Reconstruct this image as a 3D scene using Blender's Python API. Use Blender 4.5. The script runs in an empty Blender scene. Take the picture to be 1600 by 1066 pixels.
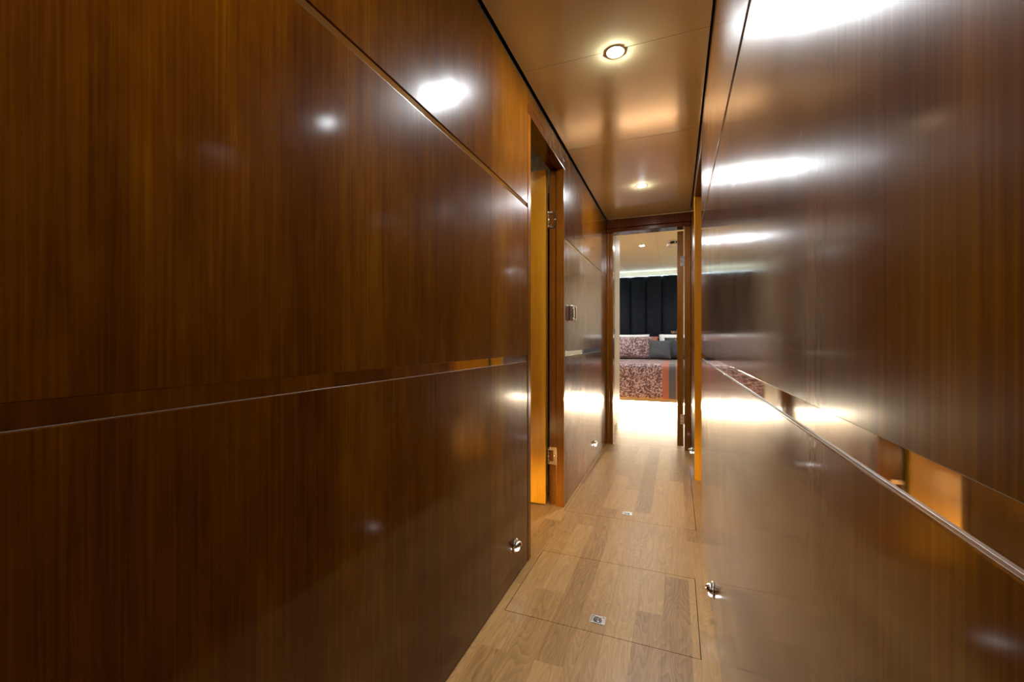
import bpy, bmesh, math, random
from mathutils import Vector, Matrix
random.seed(4)
scn = bpy.context.scene
col = scn.collection
PI = math.pi

# ------------------------------------------------------------------ helpers
def box(bm, x0, x1, y0, y1, z0, z1, mi=0):
    vs = [bm.verts.new(p) for p in ((x0,y0,z0),(x1,y0,z0),(x1,y1,z0),(x0,y1,z0),(x0,y0,z1),(x1,y0,z1),(x1,y1,z1),(x0,y1,z1))]
    for f in ((0,3,2,1),(4,5,6,7),(0,1,5,4),(1,2,6,5),(2,3,7,6),(3,0,4,7)):
        fc = bm.faces.new([vs[i] for i in f]); fc.material_index = mi
    return vs

def lathe(bm, prof, n=32, mat=Matrix(), mi=0, smooth=True):
    """profile of (radius, height) turned about local Z"""
    rings = []
    for r, h in prof:
        if r < 1e-6:
            rings.append([bm.verts.new(mat @ Vector((0,0,h)))])
        else:
            rings.append([bm.verts.new(mat @ Vector((r*math.cos(2*PI*i/n), r*math.sin(2*PI*i/n), h))) for i in range(n)])
    for a, b in zip(rings, rings[1:]):
        for i in range(n):
            j = (i+1) % n
            q = [a[i % len(a)], a[j % len(a)], b[j % len(b)], b[i % len(b)]]
            u = []
            for v in q:
                if v not in u: u.append(v)
            if len(u) > 2:
                f = bm.faces.new(u); f.smooth = smooth; f.material_index = mi

def cyl(bm, p, q, r, n=20, mi=0):
    p, q = Vector(p), Vector(q); d = q-p
    m = Matrix.Translation(p) @ d.to_track_quat('Z','Y').to_matrix().to_4x4()
    h = d.length; e = min(r*.25, h*.25)
    lathe(bm, [(0,0),(r-e,0),(r,e),(r,h-e),(r-e,h),(0,h)], n, m, mi)

def obj(name, bm, mats, parent=None, bevel=0, label=None, segs=2):
    bmesh.ops.recalc_face_normals(bm, faces=bm.faces[:])
    me = bpy.data.meshes.new(name); bm.to_mesh(me); bm.free()
    o = bpy.data.objects.new(name, me); col.objects.link(o)
    for m in (mats if isinstance(mats, (list,tuple)) else [mats]): me.materials.append(m)
    if parent: o.parent = parent
    if bevel:
        b = o.modifiers.new('bevel','BEVEL'); b.width = bevel; b.segments = segs; b.limit_method = 'ANGLE'; b.angle_limit = math.radians(40)
        b.harden_normals = False
    if label: o['label'] = label
    return o

def slab(name, dims, mat, parent=None, bevel=0, label=None):
    bm = bmesh.new()
    for d in (dims if isinstance(dims[0], (list,tuple)) else [dims]): box(bm, *d)
    return obj(name, bm, mat, parent, bevel, label)

def struct(o, label=None):
    o['kind'] = 'structure'
    if label: o['label'] = label
    return o

def tag(o, label, cat, group=None, kind=None):
    o['label'] = label; o['category'] = cat
    if group: o['group'] = group
    if kind: o['kind'] = kind
    return o

def thing(name, label, cat, loc=(0,0,0), rot=(0,0,0), group=None):
    o = bpy.data.objects.new(name, None); o.empty_display_size = .05
    col.objects.link(o); o.location = loc; o.rotation_euler = rot
    return tag(o, label, cat, group)

def copy_tree(o, parent=None):
    c = o.copy(); col.objects.link(c)
    if parent: c.parent = parent
    for ch in list(o.children): copy_tree(ch, c)
    return c

# ------------------------------------------------------------------ materials
class NT:
    def __init__(s, name):
        s.m = bpy.data.materials.new(name); s.m.use_nodes = True
        s.t = s.m.node_tree; s.t.nodes.clear()
        s.out = s.t.nodes.new('ShaderNodeOutputMaterial')
    def n(s, typ, **kw):
        nd = s.t.nodes.new('ShaderNode'+typ)
        for k, v in kw.items():
            if k.startswith('i_'): 
                key = k[2:]
                nd.inputs[int(key) if key.isdigit() else key.replace('_',' ')].default_value = v
            else: setattr(nd, k, v)
        return nd
    def l(s, a, ao, b, bi): s.t.links.new(a.outputs[ao], b.inputs[bi])
    def ramp(s, stops):
        r = s.n('ValToRGB'); cr = r.color_ramp
        while len(cr.elements) < len(stops): cr.elements.new(.5)
        for e, (p, c) in zip(cr.elements, stops):
            e.position = p; e.color = (*c, 1) if len(c) == 3 else c
        return r

def plain(name, rgb, rough=.5, metal=0, spec=.5, coat=0, noise=0, nscale=40, bump=0):
    k = NT(name); p = k.n('BsdfPrincipled')
    p.inputs['Base Color'].default_value = (*rgb, 1); p.inputs['Roughness'].default_value = rough
    p.inputs['Metallic'].default_value = metal; p.inputs['Specular IOR Level'].default_value = spec
    p.inputs['Coat Weight'].default_value = coat
    if noise or bump:
        tc = k.n('TexCoord'); nz = k.n('TexNoise'); nz.inputs['Scale'].default_value = nscale; nz.inputs['Detail'].default_value = 4
        k.l(tc,'Object',nz,'Vector')
        if noise:
            r = k.ramp([(.25,[c*(1-noise) for c in rgb]),(.75,[min(1,c*(1+noise)) for c in rgb])])
            k.l(nz,'Fac',r,0); k.l(r,0,p,'Base Color')
        if bump:
            b = k.n('Bump'); b.inputs['Strength'].default_value = bump; b.inputs['Distance'].default_value = .002
            k.l(nz,'Fac',b,'Height'); k.l(b,0,p,'Normal')
    k.l(p,0,k.out,0); return k.m

def emit(name, rgb, s):
    k = NT(name); e = k.n('Emission'); e.inputs[0].default_value = (*rgb,1); e.inputs[1].default_value = s
    k.l(e,0,k.out,0); return k.m

def veneer(name, dark, mid, light, rough=.30, coat=1.0, coat_rough=.108, seed=0., axis='Z', leaf=.37):
    """lacquered wood with straight grain along the given axis"""
    k = NT(name); p = k.n('BsdfPrincipled'); tc = k.n('TexCoord')
    def mp(sx, sl):
        m = k.n('Mapping'); sc = [sx,sx,sx]; sc['XYZ'.index(axis)] = sl
        m.inputs['Scale'].default_value = sc; m.inputs['Location'].default_value = (seed, seed*1.7, seed*.6)
        k.l(tc,'Object',m,'Vector'); return m
    fine = k.n('TexNoise'); fine.inputs['Scale'].default_value = 1; fine.inputs['Detail'].default_value = 6; fine.inputs['Roughness'].default_value = .65
    k.l(mp(190,3.0),0,fine,'Vector')
    broad = k.n('TexNoise'); broad.inputs['Scale'].default_value = 1; broad.inputs['Detail'].default_value = 3
    k.l(mp(9,.25),0,broad,'Vector')
    # ribbon figure: faint cross-shimmer
    rib = k.n('TexNoise'); rib.inputs['Scale'].default_value = 1; rib.inputs['Detail'].default_value = 3
    k.l(mp(26,9),0,rib,'Vector')
    # veneer leaves: one tone per leaf
    sep = k.n('SeparateXYZ'); k.l(tc,'Object',sep,0)
    a = k.n('Math', operation='ADD'); k.l(sep,'X',a,0); k.l(sep,'Y',a,1)
    d = k.n('Math', operation='DIVIDE'); d.inputs[1].default_value = leaf; k.l(a,0,d,0)
    fl = k.n('Math', operation='FLOOR'); k.l(d,0,fl,0)
    wn = k.n('TexWhiteNoise', noise_dimensions='1D'); k.l(fl,0,wn,'W')
    def mul(nd, out, f):
        m = k.n('Math', operation='MULTIPLY'); m.inputs[1].default_value = f; k.l(nd,out,m,0); return m
    s1 = k.n('Math', operation='ADD'); k.l(mul(fine,'Fac',.40),0,s1,0); k.l(mul(broad,'Fac',.30),0,s1,1)
    s2 = k.n('Math', operation='ADD'); k.l(s1,0,s2,0); k.l(mul(rib,'Fac',.20),0,s2,1)
    s3 = k.n('Math', operation='ADD'); k.l(s2,0,s3,0); k.l(mul(wn,0,.10),0,s3,1)
    r = k.ramp([(.33,dark),(.5,mid),(.68,light)])
    k.l(s3,0,r,0); k.l(r,0,p,'Base Color')
    p.inputs['Roughness'].default_value = rough; p.inputs['Specular IOR Level'].default_value = .03
    p.inputs['Coat Weight'].default_value = coat; p.inputs['Coat Roughness'].default_value = coat_rough; p.inputs['Coat IOR'].default_value = 1.4
    # uneven rubbed lacquer
    sm = k.n('TexNoise'); sm.inputs['Scale'].default_value = 7; sm.inputs['Detail'].default_value = 5
    k.l(tc,'Object',sm,'Vector')
    mr = k.n('MapRange'); mr.inputs['To Min'].default_value = coat_rough*.8; mr.inputs['To Max'].default_value = coat_rough*1.3
    mr.inputs['From Min'].default_value = .35; mr.inputs['From Max'].default_value = .65
    k.l(sm,'Fac',mr,0); k.l(mr,0,p,'Coat Roughness')
    k.l(p,0,k.out,0); return k.m

def oak(name, rot=0, seed=0):
    """oak boards laid along Y (or along X when turned)"""
    k = NT(name); p = k.n('BsdfPrincipled'); tc = k.n('TexCoord')
    m = k.n('Mapping'); m.inputs['Rotation'].default_value = (0,0,rot); m.inputs['Location'].default_value = (.31+seed,.043,0)
    k.l(tc,'Object',m,'Vector')
    br = k.n('TexBrick'); br.offset = .43; br.offset_frequency = 2; br.squash = 1
    for key, v in (('Scale',1),('Mortar Size',.0006),('Mortar Smooth',.1),('Bias',0),('Brick Width',.62),('Row Height',.088)): br.inputs[key].default_value = v
    br.inputs['Color1'].default_value = (0,0,0,1); br.inputs['Color2'].default_value = (1,1,1,1); br.inputs['Mortar'].default_value = (.35,.35,.35,1)
    k.l(m,0,br,'Vector')
    # per-board shift of the grain
    sc = k.n('VectorMath', operation='SCALE'); sc.inputs['Scale'].default_value = 9.0; k.l(br,'Color',sc,0)
    ad = k.n('VectorMath', operation='ADD'); k.l(m,0,ad,0); k.l(sc,0,ad,1)
    g = k.n('Mapping'); g.inputs['Scale'].default_value = (6,110,1); k.l(ad,0,g,'Vector')
    fine = k.n('TexNoise'); fine.inputs['Scale'].default_value = 1; fine.inputs['Detail'].default_value = 6; fine.inputs['Roughness'].default_value = .7
    k.l(g,0,fine,'Vector')
    g2 = k.n('Mapping'); g2.inputs['Scale'].default_value = (1.5,9,1); k.l(ad,0,g2,'Vector')
    cath = k.n('TexNoise'); cath.inputs['Scale'].default_value = 1; cath.inputs['Detail'].default_value = 2; k.l(g2,0,cath,'Vector')
    ml = k.n('Math', operation='MULTIPLY'); ml.inputs[1].default_value = 26; k.l(cath,'Fac',ml,0)
    fr = k.n('Math', operation='FRACT'); k.l(ml,0,fr,0)
    ring = k.n('MapRange'); ring.inputs['To Min'].default_value = .0; ring.inputs['To Max'].default_value = 1; k.l(fr,0,ring,0)
    def mul(nd, out, f):
        q = k.n('Math', operation='MULTIPLY'); q.inputs[1].default_value = f; k.l(nd,out,q,0); return q
    bw = k.n('RGBToBW'); k.l(br,'Color',bw,0)
    s1 = k.n('Math', operation='ADD'); k.l(mul(fine,'Fac',.5),0,s1,0); k.l(mul(ring,0,.13),0,s1,1)
    s2 = k.n('Math', operation='ADD'); k.l(s1,0,s2,0); k.l(mul(bw,0,.21),0,s2,1)
    r = k.ramp([(.21,OAK[0]),(.43,OAK[1]),(.66,OAK[2])])
    k.l(s2,0,r,0)
    k.l(r,0,p,'Base Color'); p.inputs['Roughness'].default_value = .36; p.inputs['Specular IOR Level'].default_value = .4
    b = k.n('Bump'); b.inputs['Strength'].default_value = .12; b.inputs['Distance'].default_value = .001; k.l(fine,'Fac',b,'Height'); k.l(b,0,p,'Normal')
    k.l(p,0,k.out,0); return k.m
OAK = ((.19,.088,.024),(.35,.182,.056),(.48,.272,.096))

def gloss_ceiling(name, rgb, rough, coat=0):
    k = NT(name); p = k.n('BsdfPrincipled'); tc = k.n('TexCoord')
    p.inputs['Base Color'].default_value = (*rgb,1); p.inputs['Roughness'].default_value = rough
    p.inputs['Coat Weight'].default_value = coat; p.inputs['Coat Roughness'].default_value = .12; p.inputs['Coat IOR'].default_value = 1.6
    nz = k.n('TexNoise'); nz.inputs['Scale'].default_value = 380; nz.inputs['Detail'].default_value = 2; k.l(tc,'Object',nz,'Vector')
    b = k.n('Bump'); b.inputs['Strength'].default_value = .10; b.inputs['Distance'].default_value = .0006; k.l(nz,'Fac',b,'Height'); k.l(b,0,p,'Normal')
    k.l(p,0,k.out,0); return k.m

def spread_pattern(name):
    """woven cover: mottled rose, maroon and grey-white ornament, then plain stripes (X of the cloth)"""
    k = NT(name); p = k.n('BsdfPrincipled'); tc = k.n('TexCoord')
    vo = k.n('TexVoronoi'); vo.inputs['Scale'].default_value = 38; k.l(tc,'Object',vo,'Vector')
    nz = k.n('TexNoise'); nz.inputs['Scale'].default_value = 84; nz.inputs['Detail'].default_value = 3; nz.inputs['Roughness'].default_value = .7; k.l(tc,'Object',nz,'Vector')
    nb = k.n('TexNoise'); nb.inputs['Scale'].default_value = 9; nb.inputs['Detail'].default_value = 2; k.l(tc,'Object',nb,'Vector')
    a = k.n('Math', operation='MULTIPLY'); a.inputs[1].default_value = .42; k.l(vo,'Distance',a,0)
    s = k.n('Math', operation='ADD'); k.l(a,0,s,0); k.l(nz,'Fac',s,1)
    b = k.n('Math', operation='MULTIPLY'); b.inputs[1].default_value = .35; k.l(nb,'Fac',b,0)
    s2 = k.n('Math', operation='ADD'); k.l(s,0,s2,0); k.l(b,0,s2,1)
    r = k.ramp([(.0,(.032,.010,.009)),(.85,(.060,.020,.017)),(.91,(.25,.12,.11)),(1.0,(.42,.31,.32))])
    r.color_ramp.interpolation = 'CONSTANT' if False else 'LINEAR'
    k.l(s2,0,r,0)
    if name == 'bedspread_cloth':
        sep = k.n('SeparateXYZ'); k.l(tc,'Object',sep,0)
        mr = k.n('MapRange'); mr.inputs['From Min'].default_value = -1; mr.inputs['From Max'].default_value = 1; k.l(sep,'X',mr,0)
        st = k.ramp([(0,(0,0,0,0)),(.568,(.31,.088,.045,1)),(.610,(.055,.062,.070,1)),(.653,(.31,.088,.045,1)),(.695,(.055,.062,.070,1))])
        st.color_ramp.interpolation = 'CONSTANT'; k.l(mr,0,st,0)
        mx = k.n('MixRGB'); k.l(st,'Alpha',mx,0); k.l(r,0,mx,1); k.l(st,'Color',mx,2); k.l(mx,0,p,'Base Color')
    else: k.l(r,0,p,'Base Color')
    p.inputs['Roughness'].default_value = .55; p.inputs['Sheen Weight'].default_value = .3
    k.l(p,0,k.out,0); return k.m

M = {}
M['panel'] = veneer('lacquered_mahogany', (.037,.0080,.0001),(.086,.0235,.0002),(.168,.057,.0010))
M['frame'] = veneer('lacquered_frame_wood', (.085,.021,.0015),(.14,.042,.003),(.21,.072,.006), seed=3.1, leaf=9)
M['framex'] = veneer('lacquered_header_wood', (.042,.007,.001),(.066,.013,.0016),(.11,.028,.003), seed=2.3, leaf=9)
M['door'] = veneer('golden_door_veneer', (.30,.118,.005),(.38,.162,.008),(.46,.215,.013), seed=5.7, leaf=3, coat_rough=.16)
M['oak'] = oak('oak_boards', PI/2)
M['oakx'] = oak('oak_boards_across', 0, .4)
M['gap'] = plain('dark_joint', (.012,.007,.004), .8)
M['mirror'] = plain('polished_metal_strip', (.80,.77,.72), .035, 1)
M['chrome'] = plain('chrome', (.82,.82,.84), .09, 1)
M['steel'] = plain('satin_steel', (.72,.69,.64), .25, 1)
M['ceil'] = gloss_ceiling('lacquered_tan_ceiling', (.72,.615,.32), .14, 1)
M['ceilb'] = gloss_ceiling('cream_cabin_ceiling', (.85,.76,.50), .5)
M['ceilc'] = plain('matt_cream', (.6,.52,.38), .6)
M['navy'] = plain('navy_velvet', (.006,.008,.0125), .7, spec=.12, noise=.35, nscale=9)
M['door2'] = veneer('bedroom_door_veneer', (.14,.042,.002),(.20,.068,.004),(.27,.10,.007), seed=8.7, leaf=3)
M['pale'] = veneer('limed_oak', (.42,.36,.25),(.55,.50,.38),(.68,.64,.54), rough=.55, coat=0, coat_rough=.2, seed=1.2, leaf=.09)
M['paper'] = plain('grey_wallpaper', (.42,.41,.37), .7, noise=.5, nscale=34)
M['cream'] = plain('cream_lacquer', (.36,.28,.15), .4)
M['white'] = plain('white_linen', (.75,.75,.74), .8)
M['spread'] = spread_pattern('bedspread_cloth')
M['shamcloth'] = spread_pattern('sham_cloth')
M['rust'] = plain('rust_cloth', (.31,.088,.045), .7)
M['grey'] = plain('charcoal_weave', (.045,.048,.054), .75, noise=.6, nscale=140)
M['dgrey'] = plain('dark_grey_cloth', (.035,.037,.042), .8)
M['lens'] = emit('downlight_lens', (.91,.96,1.0), 2200)
M['addedlens'] = emit('added_warm_lens', (1.0,.74,.40), 330)
M['led'] = emit('warm_light_strip', (1.0,.86,.62), 340)
M['added_led'] = emit('added_amber_strip', (1.0,.78,.38), 190)
M['cove'] = emit('cool_cove_strip', (.60,.82,1.0), 11)
M['steplens'] = emit('step_light_lens', (.95,.95,1.0), 9)
M['dark'] = plain('black_recess', (.01,.01,.01), .6)
M['whiteplastic'] = plain('white_plastic', (.7,.66,.55), .4)

# ------------------------------------------------------------------ levels
XL, XR = -.600, .118            # faces of the corridor walls
ZC = 2.067                      # corridor ceiling
UT0, UT1 = 1.531, 1.551         # upper mirror strip
LT0, LT1 = .866, .894           # lower mirror strip
TOP = 2.052
BACK = -1.7                     # corridor behind the camera
YL0, YL1 = 1.722, 2.381         # left opening (frame outside to outside)
YR0, YR1 = 2.305, 3.185         # right opening
YE = 3.95                       # end wall

# ------------------------------------------------------------------ floor and hatches
hatches = [(-.565,.068,1.38,1.835), (-.585,.092,2.31,3.455), (-.595,.15,5.21,5.93)]
def floor_pieces(x0,x1,y0,y1,holes):
    ys = sorted({y0,y1,*[v for h in holes for v in (h[2],h[3])]})
    res = []
    for a,b in zip(ys,ys[1:]):
        hs = [h for h in holes if h[2] < b-1e-6 and h[3] > a+1e-6]
        x = x0
        for h in sorted(hs):
            if h[0] > x: res.append((x,h[0],a,b))
            x = h[1]
        if x < x1: res.append((x,x1,a,b))
    return res
g = .0024
hexp = [(h[0]-g,h[1]+g,h[2]-g,h[3]+g) for h in hatches]
bm = bmesh.new()
for (a,b,c,d) in floor_pieces(-2.3,1.9,BACK,3.9585,hexp[:2]): box(bm,a,b,c,d,-.03,0,0)
for (a,b,c,d) in floor_pieces(-2.3,1.9,3.96,8.3,hexp[2:]): box(bm,a,b,c,d,-.03,0,2)
box(bm,-2.3,1.9,BACK,8.3,-.05,-.03,1)
struct(obj('floor', bm, [M['oak'],M['gap'],M['oakx']]), 'oak strip floor of the corridor and cabins')

def lift_ring(parent, x, y):
    bm = bmesh.new()
    w, h = .026, .021
    for d in ((-w,w,-h,-h+.005),(-w,w,h-.005,h),(-w,-w+.005,-h+.005,h-.005),(w-.005,w,-h+.005,h-.005)): box(bm,x+d[0],x+d[1],y+d[2],y+d[3],0,.0025)
    box(bm,x-w+.005,x+w-.005,y-h+.005,y+h-.005,-.0006,.0006)
    pl = obj('lift_plate', bm, M['steel'], parent, .0008, 'chrome lift plate')
    bm = bmesh.new()
    n = 28
    for i in range(n):
        t0, t1 = PI*i/n*2, PI*(i+1)/n*2
        cyl(bm,(x+.0125*math.cos(t0),y+.010*math.sin(t0),.0032),(x+.0125*math.cos(t1),y+.010*math.sin(t1),.0032),.0016,8)
    obj('ring', bm, M['chrome'], pl)
    for sx in (-.006,.006):
        bm = bmesh.new(); cyl(bm,(x+sx,y-.004,.0006),(x+sx,y-.004,.0022),.0045,16); obj('screw', bm, M['dark'], pl)

hl = ['oak floor hatch nearest the camera, with a chrome lift ring in its front half',
      'long oak floor hatch between the two open doorways, chrome lift ring at its front edge',
      'brightly lit oak floor hatch in front of the bed, past the end doorway']
ringpos = [(-.25,1.445),(-.252,2.395),(-.33,5.50)]
for i,(h,lab,rp) in enumerate(zip(hatches,hl,ringpos)):
    t = thing('floor_hatch', lab, 'floor hatch', ((h[0]+h[1])/2, h[2], 0), group='floor hatches')
    ox, oy = t.location[0], t.location[1]
    bm = bmesh.new(); box(bm,h[0],h[1],h[2],h[3],-.029,0)
    p = obj('hatch_board', bm, M['oakx'] if i == 2 else M['oak'], t)
    p.location = (-ox,-oy,0)
    hub = bpy.data.objects.new('pull_ring', None); hub.empty_display_size = .03
    bpy.data.objects.remove(hub)
    lift_ring(t, rp[0]-ox, rp[1]-oy)

# ------------------------------------------------------------------ corridor walls
def clad(name, side, y0, y1, label):
    """a wall backing with three lacquered panels and two recessed mirror strips"""
    s = -1 if side == 'L' else 1
    X = XL if side == 'L' else XR
    def bx(d0, d1, z0, z1, ya=y0, yb=y1):   # depth behind the face
        a, b = X+s*d0, X+s*d1
        return (min(a,b),max(a,b),ya,yb,z0,z1)
    w = struct(slab(name, bx(.016,.09,0,2.12), M['frame']), label)
    slab('lower_panel', bx(0,.0155,.004,LT0-.0005), M['panel'], w, .0009)
    slab('middle_panel', bx(0,.0155,LT1,UT0-.0005), M['panel'], w, .0009)
    slab('upper_panel', bx(0,.0155,UT1,TOP), M['panel'], w, .0009)
    for z0,z1 in ((LT0,LT1),(UT0,UT1)):
        slab('mirror_strip', bx(.0032,.0155,z0+.0003,z1-.0003), M['mirror'], w, 0, 'polished mirror strip')
        slab('edge_profile', bx(.0004,.0031,z0-.0004,z0+.0004), M['steel'], w, .0002, 'thin metal edge')
    slab('shadow_gap', bx(.006,.0155,TOP+.0003,2.12), M['gap'], w)
    return w
clad('wall_left','L',BACK,YL0-.002,'glossy mahogany left wall panels nearest the camera')
clad('wall_left_far','L',YL1+.002,YE-.001,'glossy mahogany left wall panels between the open door and the end doorway')
clad('wall_right','R',BACK,YR0-.002,'glossy mahogany right wall panels nearest the camera')
clad('wall_right_far','R',YR1+.002,YE-.001,'narrow mahogany right wall panel beside the end doorway')
struct(slab('wall_back',(-.69,.21,BACK-.08,BACK,0,2.12),M['panel']),'mahogany bulkhead behind the camera')

# over-door panel and frame, left opening
t1 = struct(slab('trim_1', [(-.69,-.598,YL0,1.760,0,1.945)], M['frame'], None, .003), 'near door jamb of the left opening')
t2 = bmesh.new(); box(t2,-.645,-.599,2.350,2.379,0,1.945); box(t2,-.690,-.6452,2.366,2.379,0,1.945)
struct(obj('trim_2', t2, M['frame'], None, .002), 'far door jamb of the left opening, carrying the hinges')
t3 = bmesh.new(); box(t3,-.645,-.599,YL0,2.379,1.9455,1.986); box(t3,-.690,-.6452,YL0,2.379,1.955,1.986)
struct(obj('trim_3', t3, M['framex'], None, .002), 'door head of the left opening')
struct(slab('trim_4',(-.69,-.600,YL0,2.379,1.988,TOP),M['panel'],None,.002),'panel over the left door')
struct(slab('trim_5',(-.69,-.606,YL0,2.379,TOP+.0005,2.12),M['gap']),'shadow gap over the left door')
# right opening
struct(slab('trim_6',(.119,.209,YR0,2.340,0,1.945),M['frame'],None,.002),'near door jamb of the right opening')
struct(slab('trim_7',(.116,.209,3.142,YR1,0,1.945),M['door'],None,.002),'golden far door jamb of the right opening')
struct(slab('trim_8',(.118,.209,YR0,YR1,1.9455,TOP),M['framex'],None,.002),'door head of the right opening')
struct(slab('trim_9',(.124,.209,YR0,YR1,TOP+.0005,2.12),M['gap']),'shadow gap over the right door')
# end wall: casings, header
e = bmesh.new(); box(e,-.600,-.5745,YE,4.07,0,1.951); box(e,-.574,-.546,YE+.012,4.07,0,1.951)
struct(obj('trim_10', e, M['frame'], None, .003), 'left casing of the end doorway')
e = bmesh.new(); box(e,.0665,.1165,YE,4.07,0,1.951)
struct(obj('trim_11', e, M['frame'], None, .003), 'right casing of the end doorway')
e = bmesh.new(); box(e,-.599,.1165,YE-.035,4.07,1.985,2.066); box(e,-.599,.1165,YE-.02,4.07,1.9515,1.9845)
struct(obj('trim_12', e, M['framex'], None, .004), 'dark header over the end doorway')
struct(slab('wall_end',[(-2.3,-.601,YE+.03,4.07,0,2.35),(.1175,1.9,YE+.03,4.07,0,2.35),(-.601,.1175,YE+.03,4.07,2.12,2.35)],M['paper']),'bulkhead round the end doorway')

# ------------------------------------------------------------------ ceiling
seams = [BACK,-.62,.13,.89,1.640,2.400,3.150,YE-.036]
lamps = [(-.225,.13),(-.219,1.652),(-.230,3.142)]
bm = bmesh.new()
for a,b in zip(seams,seams[1:]): box(bm,-.592,.112,a+.0009,b-.0009,ZC,ZC+.012)
me_c = obj('ceiling', bm, M['ceil'], None, .0008)
struct(me_c, 'glossy tan ceiling panels of the corridor')
struct(slab('ceiling_backing',(-.69,.21,BACK,YE+.03,2.121,2.16),M['gap']),'dark ceiling void')
# side tracks carrying the panels (behind the shadow gaps)

def downlight(label, loc, lens='lens', r=.030, dome=.22, group='recessed downlights', lab2=None):
    t = thing('downlight', label, 'ceiling light', loc, (PI,0,0), group)   # local +Z points down
    bm = bmesh.new(); lathe(bm,[(r,-.001),(r,.0018),(r+.002,.0024),(r+.004,.0021),(r+.006,.0008),(r+.006,.0002),(r,.0002)],40)
    obj('bezel', bm, M['whiteplastic'], t)
    bm = bmesh.new(); lathe(bm,[(r*.94*math.sin(a*PI/16),.0005+r*dome*math.cos(a*PI/16)) for a in range(9)],40)
    obj('lens', bm, M[lens], t)
    return t
downlight('recessed ceiling downlight above the near end of the corridor, out of view behind the camera',(lamps[0][0],lamps[0][1],ZC))
downlight('bright recessed ceiling downlight nearest the camera, larger of the two in the corridor',(lamps[1][0],lamps[1][1],ZC))
downlight('small bright recessed ceiling downlight just before the end doorway',(lamps[2][0],lamps[2][1],ZC))

# ------------------------------------------------------------------ door furniture
def hinge(parent, x, y, z, side=-1, h=.10, w=.042):
    """jamb leaf faces -Y at y, spreading in +X from x; knuckle at x"""
    bm = bmesh.new(); t = .0025
    box(bm,x,x+w,y-t,y,z-h/2,z-h/2+.018); box(bm,x,x+w,y-t,y,z+h/2-.018,z+h/2); box(bm,x+w*.58,x+w,y-t,y,z-h/2+.018,z+h/2-.018)
    for zz in (-.042,.042): cyl(bm,(x+w*.3,y-t-.0012,z+zz),(x+w*.3,y-t,z+zz),.004,14,1)
    cyl(bm,(x+w*.8,y-t-.0012,z),(x+w*.8,y-t,z),.004,14,1)
    hg = obj('hinge', bm, [M['chrome'],M['steel']], parent, 0, 'chrome hinge')
    bm = bmesh.new()
    n = 5; g = h/n
    for i in range(n): cyl(bm,(x-.004,y-.006,z-h/2+i*g+.0006),(x-.004,y-.006,z-h/2+(i+1)*g-.0006),.0048,14)
    obj('knuckle', bm, M['chrome'], hg)
    return hg

# right door, opened square into the right cabin
d3 = struct(slab('door_3',(.226,.83,3.100,3.138,.008,1.942),M['door'],None,.002),'golden veneered cabin door standing open in the right opening')
bm = bmesh.new(); box(bm,.76,.80,3.096,3.0998,.95,1.12); cyl(bm,(.78,3.096,1.05),(.78,3.057,1.05),.009); cyl(bm,(.785,3.059,1.05),(.67,3.059,1.05),.008)
obj('handle', bm, M['chrome'], d3, .001, 'chrome lever handle')

# left door, opened square into the side cabin
d1 = struct(slab('door_1',(-1.32,-.704,2.338,2.378,.008,1.948),M['door'],None,.002),'golden veneered cabin door standing open in the left opening')
for z in (1.661,.286): hinge(d1,-.690,2.3655,z)
bm = bmesh.new(); box(bm,-1.29,-1.25,2.334,2.3378,.95,1.12); cyl(bm,(-1.27,2.334,1.05),(-1.27,2.295,1.05),.009); cyl(bm,(-1.275,2.297,1.05),(-1.16,2.297,1.05),.008)
obj('handle', bm, M['chrome'], d1, .001, 'chrome lever handle')

# end door, opened square into the bedroom, edge towards the corridor
d2 = struct(slab('door_2',(.008,.060,4.075,4.68,.008,1.942),M['door2'],None,.002),'bedroom door standing open, seen edge on at the right of the end doorway')
for z in (1.672,.25):
    bm = bmesh.new(); box(bm,.034,.0625,4.0715,4.0745,z-.045,z+.045)
    for zz in (-.03,0,.03): cyl(bm,(.047,4.0700,z+zz),(.047,4.0715,z+zz),.004,12,1)
    hg = obj('hinge', bm, [M['chrome'],M['dark']], d2, 0, 'chrome hinge leaf')
    bm = bmesh.new()
    for i in range(3): cyl(bm,(.0645,4.078,z-.045+i*.03+.0006),(.0645,4.078,z-.045+(i+1)*.03-.0006),.004,12)
    obj('knuckle', bm, M['chrome'], hg)
bm = bmesh.new(); box(bm,.0035,.0078,4.590,4.632,.95,1.075)
hp = obj('handle', bm, M['chrome'], d2, .001, 'chrome lever handle')
bm = bmesh.new(); cyl(bm,(.0035,4.612,1.045),(-.046,4.612,1.045),.010); cyl(bm,(-.042,4.606,1.045),(-.042,4.50,1.045),.009)
obj('lever', bm, M['chrome'], hp)
bm = bmesh.new(); cyl(bm,(.0035,4.612,.978),(-.014,4.612,.978),.011); box(bm,-.022,-.014,4.608,4.616,.966,.990)
obj('thumb_turn', bm, M['chrome'], hp, .001)

# box latch on the far left panel
t = thing('box_latch','small chrome box latch with recessed pull on the far left wall panel','latch',(XL,2.53,1.122))
bm = bmesh.new()
box(bm,0.0003,.020,-.050,.040,-.047,.047)
obj('case', bm, M['steel'], t, .004)
bm = bmesh.new()
for d in ((-.046,.036,-.043,-.031),(-.046,.036,.031,.043),(-.046,-.032,-.031,.031),(.022,.036,-.031,.031)): box(bm,.0202,.026,*d)
obj('front_plate', bm, M['chrome'], t, .002)
bm = bmesh.new(); box(bm,.0202,.0235,-.030,.012,-.029,.029); obj('pull', bm, M['steel'], t, .003)
for sz in (.037,-.037):
    bm = bmesh.new(); cyl(bm,(.026,-.005,sz),(.029,-.005,sz),.004,14); obj('screw', bm, M['dark'], t)

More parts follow.
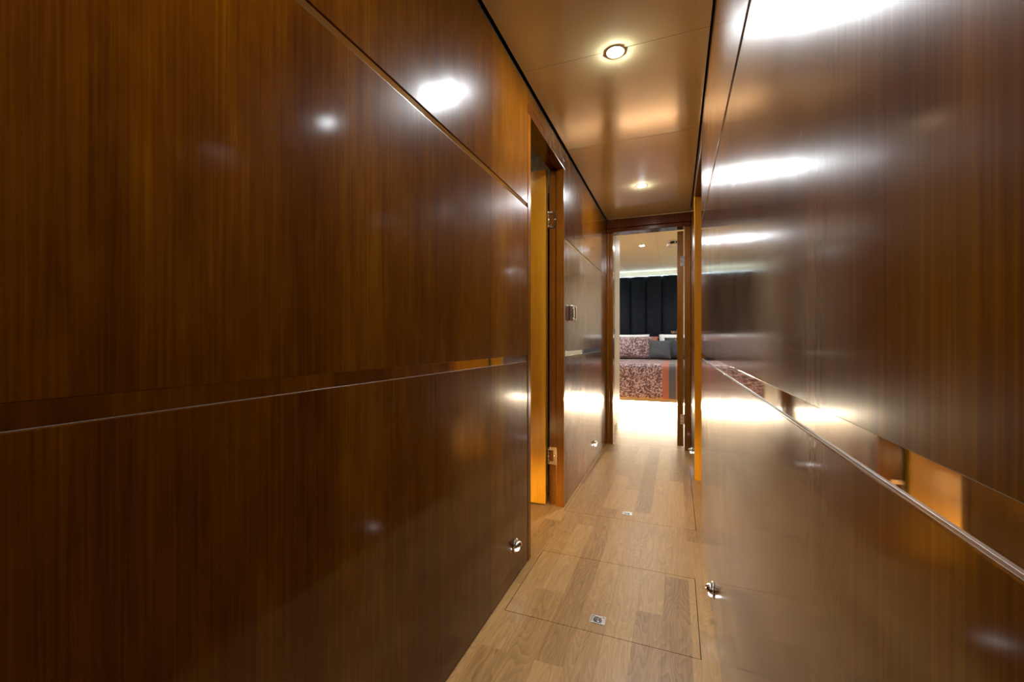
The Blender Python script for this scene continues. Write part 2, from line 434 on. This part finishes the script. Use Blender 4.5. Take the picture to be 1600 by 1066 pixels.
# step lights low on the walls
def step_light(label, loc, face):
    t = thing('step_light', label, 'step light', loc, (0,0,0 if face > 0 else PI), 'chrome step lights')   # local +X points into the corridor
    R = Matrix.Rotation(PI/2,4,'Y')
    bm = bmesh.new(); lathe(bm,[(0,.0004),(.026,.0004),(.027,.002),(.025,.005),(.021,.006),(0,.006)],32,R); obj('flange', bm, M['chrome'], t)
    bm = bmesh.new(); n, m = 20, 10
    grid = []
    for i in range(m+1):
        row = []
        for j in range(n+1):
            th = PI*j/n; ph = PI/2*i/m
            row.append(bm.verts.new((.006+.022*math.sin(ph)*(.35+.65*math.sin(th)), .022*math.cos(th)*math.cos(ph*.55), -.004+.024*math.sin(th)*math.cos(ph*.8))))
        grid.append(row)
    for i in range(m):
        for j in range(n):
            f = bm.faces.new((grid[i][j],grid[i][j+1],grid[i+1][j+1],grid[i+1][j])); f.smooth = True
    o = obj('hood', bm, M['chrome'], t); sd = o.modifiers.new('thickness','SOLIDIFY'); sd.thickness = .0012
    bm = bmesh.new(); lathe(bm,[(.015,.0062),(.0145,.011),(.011,.0155),(0,.0175)],24,Matrix.Translation((0,0,-.006)) @ R); obj('lens', bm, M['steplens'], t)
    return t
step_light('chrome step light low on the near left wall panel, beside the open door',(XL,1.571,.137),1)
step_light('chrome step light low on the near right wall panel, glowing on the veneer',(XR,1.582,.105),-1)
step_light('small chrome step light low on the far left wall panel',(XL,3.31,.150),1)
step_light('small chrome step light low on the far right wall panel, beside the golden jamb',(XR,3.60,.090),-1)

# ------------------------------------------------------------------ side cabins
struct(slab('wall_left_cabin',[(-2.3,-.69,2.56,2.62,0,2.2),(-2.36,-2.3,.5,2.62,0,2.2),(-2.3,-.69,.44,.5,0,2.2)],M['paper']),'grey papered walls of the left cabin')
struct(slab('ceiling_left_cabin',(-2.3,-.691,.5,2.56,2.145,2.2),M['ceilc']),'cream ceiling of the left cabin')
struct(slab('wall_right_cabin',[(.21,1.9,3.5,3.56,0,2.2),(1.9,1.96,1.4,3.56,0,2.2),(.21,1.9,1.34,1.4,0,2.2)],M['ceilc']),'cream walls of the right cabin')
struct(slab('ceiling_right_cabin',(.211,1.9,1.4,3.5,2.145,2.2),M['ceilc']),'cream ceiling of the right cabin')
downlight('added warm downlight in the left cabin ceiling, out of view',(-1.05,1.75,2.145),'addedlens',.03)  # unseen cabin lamps, added to light the open doors and the walls
downlight('added warm downlight in the right cabin ceiling, out of view',(.55,2.5,2.145),'addedlens',.03)

def added_berth(label, x_edge, x_wall, y0, y1):  # unseen bunk with a strip, added to throw low warm light on the doorway
    s = 1 if x_wall > x_edge else -1
    t = thing('added_berth', label, 'bed', (x_edge, (y0+y1)/2, 0)); h = (y1-y0)/2; L = abs(x_wall-x_edge)-.004
    def q(a,b,c,d,e,f): return (min(s*a,s*b),max(s*a,s*b),c,d,e,f)
    slab('base_board', q(0,L,-h,h,.10,.42), M['cream'], t, .004)
    slab('plinth', q(.22,L,-h,h,0,.0995), M['cream'], t)
    slab('mattress', q(.02,L,-h+.01,h-.01,.4205,.56), M['white'], t, .04)
    slab('light_strip', q(.200,.2195,-h+.03,h-.03,.030,.085), M['added_led'], t, 0, 'added warm light strip')
added_berth('unseen low bunk with a warm light strip, added to light the left doorway', -1.36, -2.3, .52, 2.32)
added_berth('unseen low bunk with a warm light strip, added to light the right doorway', .95, 1.9, 1.42, 3.08)

# ------------------------------------------------------------------ bedroom
ZB = 2.25
struct(slab('wall_left_bedroom',(-2.36,-2.3,4.07,8.3,0,2.35),M['ceilc']),'left wall of the bedroom')
struct(slab('wall_right_bedroom',(1.2,1.26,4.07,8.3,0,2.35),M['ceilc']),'right wall of the bedroom')
struct(slab('wall_bedroom_back',(-2.3,1.9,8.24,8.3,0,2.35),M['ceilc']),'bedroom wall behind the headboard')
bm = bmesh.new()
for x0,x1 in zip((-2.3,-.86,-.243,.55),(-.86,-.243,.55,1.9)): box(bm,x0+.001,x1-.001,4.07,8.24,ZB,ZB+.02)
struct(obj('ceiling_bedroom', bm, M['ceilb'], None, .001),'cream bedroom ceiling')
struct(slab('ceiling_bedroom_backing',(-2.3,1.9,4.07,8.24,ZB+.021,ZB+.05),M['gap']),'bedroom ceiling void')
downlight('recessed ceiling downlight over the bed, seen through the end doorway',(-.435,5.97,ZB),'lens',.03,.08)
for lx,ly,lab in ((-1.5,5.74,'left of the bed foot'),(.85,5.74,'right of the bed foot'),(-1.5,7.3,'over the left side of the bed'),(.85,7.3,'over the right side of the bed')):
    downlight('added bedroom ceiling downlight '+lab+', hidden from the corridor',(lx,ly,ZB),'lens',.03,.08)  # unseen extra lamps, added to brighten the bedroom

t = thing('ceiling_vent','round cream air vent with dark slots in the bedroom ceiling','vent',(-.03,5.86,ZB),(PI,0,0))
bm = bmesh.new(); lathe(bm,[(.062,.0003),(.098,.0003),(.100,.004),(.096,.008),(.062,.009)],40); obj('rim', bm, M['whiteplastic'], t)
bm = bmesh.new(); lathe(bm,[(0,.001),(.060,.001),(.060,.040),(0,.040)],40); obj('throat', bm, M['dark'], t)
bm = bmesh.new(); lathe(bm,[(0,.041),(.078,.041),(.088,.045),(.088,.052),(.078,.058),(0,.060)],40); obj('deflector', bm, M['whiteplastic'], t)
for i in range(6):
    c, s_ = math.cos(PI*i/3+.3), math.sin(PI*i/3+.3)
    bm = bmesh.new(); cyl(bm,(.068*c,.068*s_,.008),(.068*c,.068*s_,.043),.007,12); obj('post', bm, M['whiteplastic'], t)

# limed oak wardrobe at the left, just inside
t = thing('wardrobe','pale limed oak wardrobe just inside the bedroom, left of the end doorway','wardrobe',(-.93,4.62,0))
def loc(x0,x1,y0,y1,z0,z1): return (x0+.93,x1+.93,y0-4.62,y1-4.62,z0,z1)
slab('carcass',loc(-1.23,-.648,4.09,5.13,0.0,2.165),M['pale'],t,.002)
for y0,y1 in ((4.095,4.605),(4.615,5.125)):
    d = slab('wardrobe_door',loc(-.647,-.628,y0,y1,.03,2.15),M['pale'],t,.002)
    ky = y1-.05 if y1 < 5 else y0+.05
    bm = bmesh.new(); box(bm,-.6275+.93,-.6185+.93,ky-.008-4.62,ky+.008-4.62,.98,1.09); obj('handle', bm, M['steel'], d, .001)

# headboard
t = thing('headboard','tall channelled navy upholstered headboard behind the bed pillows','headboard',(-.30,8.2,0))
xs = [-.795+.277*i for i in range(-4,4)]
for a,b in zip(xs,xs[1:]):
    bm = bmesh.new()
    n = 10; rows = []
    for z in (.0,2.145):
        row = []
        for i in range(n+1):
            u = i/n; x = a+.0015+(b-a-.003)*u
            y = -.055-.045*(1-abs(2*u-1)**4)
            row.append(bm.verts.new((x+.30,y,z)))
        rows.append(row)
    back = [[bm.verts.new((a+.0015+.30,-.005,z)),bm.verts.new((b-.0015+.30,-.005,z))] for z in (.0,2.145)]
    for i in range(n):
        f = bm.faces.new((rows[0][i],rows[0][i+1],rows[1][i+1],rows[1][i])); f.smooth = True
    for k2 in (0,1): bm.faces.new([back[k2][0]]+rows[k2]+[back[k2][1]])
    bm.faces.new((back[0][0],rows[0][0],rows[1][0],back[1][0])); bm.faces.new((back[0][1],rows[0][-1],rows[1][-1],back[1][1]))
    bm.faces.new((back[0][0],back[0][1],back[1][1],back[1][0]))
    obj('padded_channel', bm, M['navy'], t)
slab('light_strip',(xs[0]+.30,xs[-1]+.30,-.07,-.03,2.1455,2.151),M['cove'],t,0,'cool light strip along the top edge')

# bed
BX0, BX1, BY0, BY1 = -1.62, .98, 6.20, 8.08
t = thing('bed','wide bed base glowing underneath, against the navy headboard','bed',((BX0+BX1)/2,BY0,0))
ox, oy = t.location[0], t.location[1]
def lb(x0,x1,y0,y1,z0,z1): return (x0-ox,x1-ox,y0-oy,y1-oy,z0,z1)
slab('base_board',lb(BX0,BX1,BY0+.01,BY1,.10,.30),M['cream'],t,.006)
slab('plinth',lb(BX0+.25,BX1-.25,BY0+.27,BY1,0,.0995),M['cream'],t)
slab('mattress',lb(BX0+.03,BX1-.03,BY0+.03,BY1-.01,.3005,.615),M['white'],t,.05)
bm = bmesh.new()
vs = [bm.verts.new(p) for p in ((BX0+.1-ox,.262,.030),(BX1-.1-ox,.262,.030),(BX1-.1-ox,.235,.085),(BX0+.1-ox,.235,.085))]
vb = [bm.verts.new(p) for p in ((BX0+.1-ox,.268,.030),(BX1-.1-ox,.268,.030),(BX1-.1-ox,.268,.085),(BX0+.1-ox,.268,.085))]
bm.faces.new(vs)
for i in range(4): bm.faces.new((vs[i],vs[(i+1)%4],vb[(i+1)%4],vb[i]))
bm.faces.new(vb[::-1])
obj('light_strip', bm, M['led'], t, 0, 'warm white light strip under the bed')

# bedspread draped over mattress
def spread():
    bm = bmesh.new()
    nx, ny = 90, 80
    HX = (BX1-BX0)/2+.012; cx = (BX0+BX1)/2; ytop0 = BY0-.012; ztop = .626; drop = .445
    L0 = drop; grid = []
    rr = .06
    def fold(s):     # s>0 past the edge: returns (outward, down) going round a radius
        if s <= -rr: return s, 0.0
        a = (s+rr)/rr
        if a < PI/2: return -rr+rr*math.sin(a), rr*(1-math.cos(a))
        return 0.0, rr+(s+rr-rr*PI/2)
    for j in range(ny+1):
        row = []
        sy = -drop + (1.86+drop)*j/ny          # distance from the front edge into the bed
        for i in range(nx+1):
            sx = -HX-drop + 2*(HX+drop)*i/nx
            ex, dx = fold(abs(sx)-HX); ey, dy = fold(-sy)
            x = cx + math.copysign(HX+ex, sx); y = ytop0 - ey
            dz = max(dx,dy)
            z = ztop-dz
            wob = .004*math.sin(7*sx+1.3*sy)+.003*math.sin(17*sx+2)
            if dy > rr: y -= abs(wob)*min(1,(dy-rr)/.2)+.004*min(1,(dy-rr)/.3)
            else: z += wob*.6 + .006*math.sin(5*sy+1)*(1 if dz < .01 else 0)
            if dx > rr: x += math.copysign(abs(wob),sx)
            row.append(bm.verts.new((x-cx,y-BY0,z)))
        grid.append(row)
    for j in range(ny):
        for i in range(nx):
            f = bm.faces.new((grid[j][i],grid[j][i+1],grid[j+1][i+1],grid[j+1][i])); f.smooth = True
    o = obj('bedspread', bm, M['spread'])
    o.location = (cx,BY0,0)
    sd = o.modifiers.new('thickness','SOLIDIFY'); sd.thickness = .008; sd.offset = 0
    return o
tag(spread(),'patterned rose and maroon bedspread with rust and charcoal stripes, draped over the bed','bedspread')

def pillow(name, label, cat, w, h, th, mat, loc, tilt, yaw=0, concave=.06, band=None, group=None):
    """upright cushion: w wide (X), h tall (Z), leaning back by tilt; base at loc"""
    n = 28
    bm = bmesh.new(); sides = []
    for sg in (-1,1):
        g = []
        for j in range(n+1):
            row = []
            for i in range(n+1):
                u, v = 2*i/n-1, 2*j/n-1
                x = u*w/2*(1-concave*(1-v*v)); z = v*h/2*(1-concave*(1-u*u))
                k = max(0,(1-u**4)*(1-v**4))**.5
                y = sg*th/2*k*(1+.06*math.sin(5*u+3*v)*math.cos(4*v-u))
                row.append((x,y,z+h/2*(1-concave*.0)))
            g.append(row)
        sides.append(g)
    V = {}
    def vert(sg, i, j):
        edge = i in (0,n) or j in (0,n)
        key = (0 if edge else sg, i, j)
        if key not in V: V[key] = bm.verts.new(sides[sg][j][i])
        return V[key]
    for sg in (0,1):
        for j in range(n):
            for i in range(n):
                f = bm.faces.new((vert(sg,i,j),vert(sg,i+1,j),vert(sg,i+1,j+1),vert(sg,i,j+1))); f.smooth = True
                if band and (2*(i+.5)/n-1) > band: f.material_index = 1
    o = obj(name, bm, mat)
    o.location = loc; o.rotation_euler = (-tilt,0,yaw)
    if group: pass
    return tag(o, label, cat, group)
ZBED = .645
R = math.radians
pillow('pillow','white pillow standing behind the patterned pillow, only its top edge showing','pillow',.70,.43,.12,M['white'],(-.80,7.93,ZBED),R(4),0,.03)
pillow('pillow','white pillow standing at the right behind the dark grey pillow','pillow',.70,.43,.12,M['white'],(.06,7.93,ZBED),R(4),0,.03)
pillow('pillow','rose and maroon patterned pillow with a rust band down its right side','pillow',.74,.40,.16,[M['shamcloth'],M['rust']],(-.66,7.63,ZBED),R(14),0,.03,.80)
pillow('pillow','plain dark grey pillow leaning at the right edge of the end doorway','pillow',.60,.38,.15,[M['dgrey'],M['dgrey']],(.11,7.63,ZBED),R(14),0,.03)
pillow('cushion','charcoal square cushion with pointed corners, leaning on the patterned pillow','cushion',.375,.345,.14,M['grey'],(-.262,7.40,ZBED),R(18),R(-6),.10)

# ------------------------------------------------------------------ camera, world, colour
cam = bpy.data.cameras.new('camera'); co = bpy.data.objects.new('camera',cam); col.objects.link(co)
cam.sensor_width = 36; cam.lens = 657/1600*36; cam.clip_start = .02
co.location = (0,0,.954); co.rotation_euler = (PI/2,0,.3725)
scn.camera = co
w = bpy.data.worlds.new('world'); scn.world = w; w.use_nodes = True
w.node_tree.nodes['Background'].inputs[0].default_value = (.02,.02,.022,1); w.node_tree.nodes['Background'].inputs[1].default_value = .0
vs_ = scn.view_settings
scn.display_settings.display_device = 'sRGB'
vs_.view_transform = 'Standard'; vs_.look = 'None'; vs_.gamma = 1; vs_.use_curve_mapping = False
vs_.exposure = 0.0
cy = scn.cycles
cy.max_bounces = 14; cy.diffuse_bounces = 6; cy.glossy_bounces = 8; cy.sample_clamp_indirect = 12; cy.blur_glossy = .3
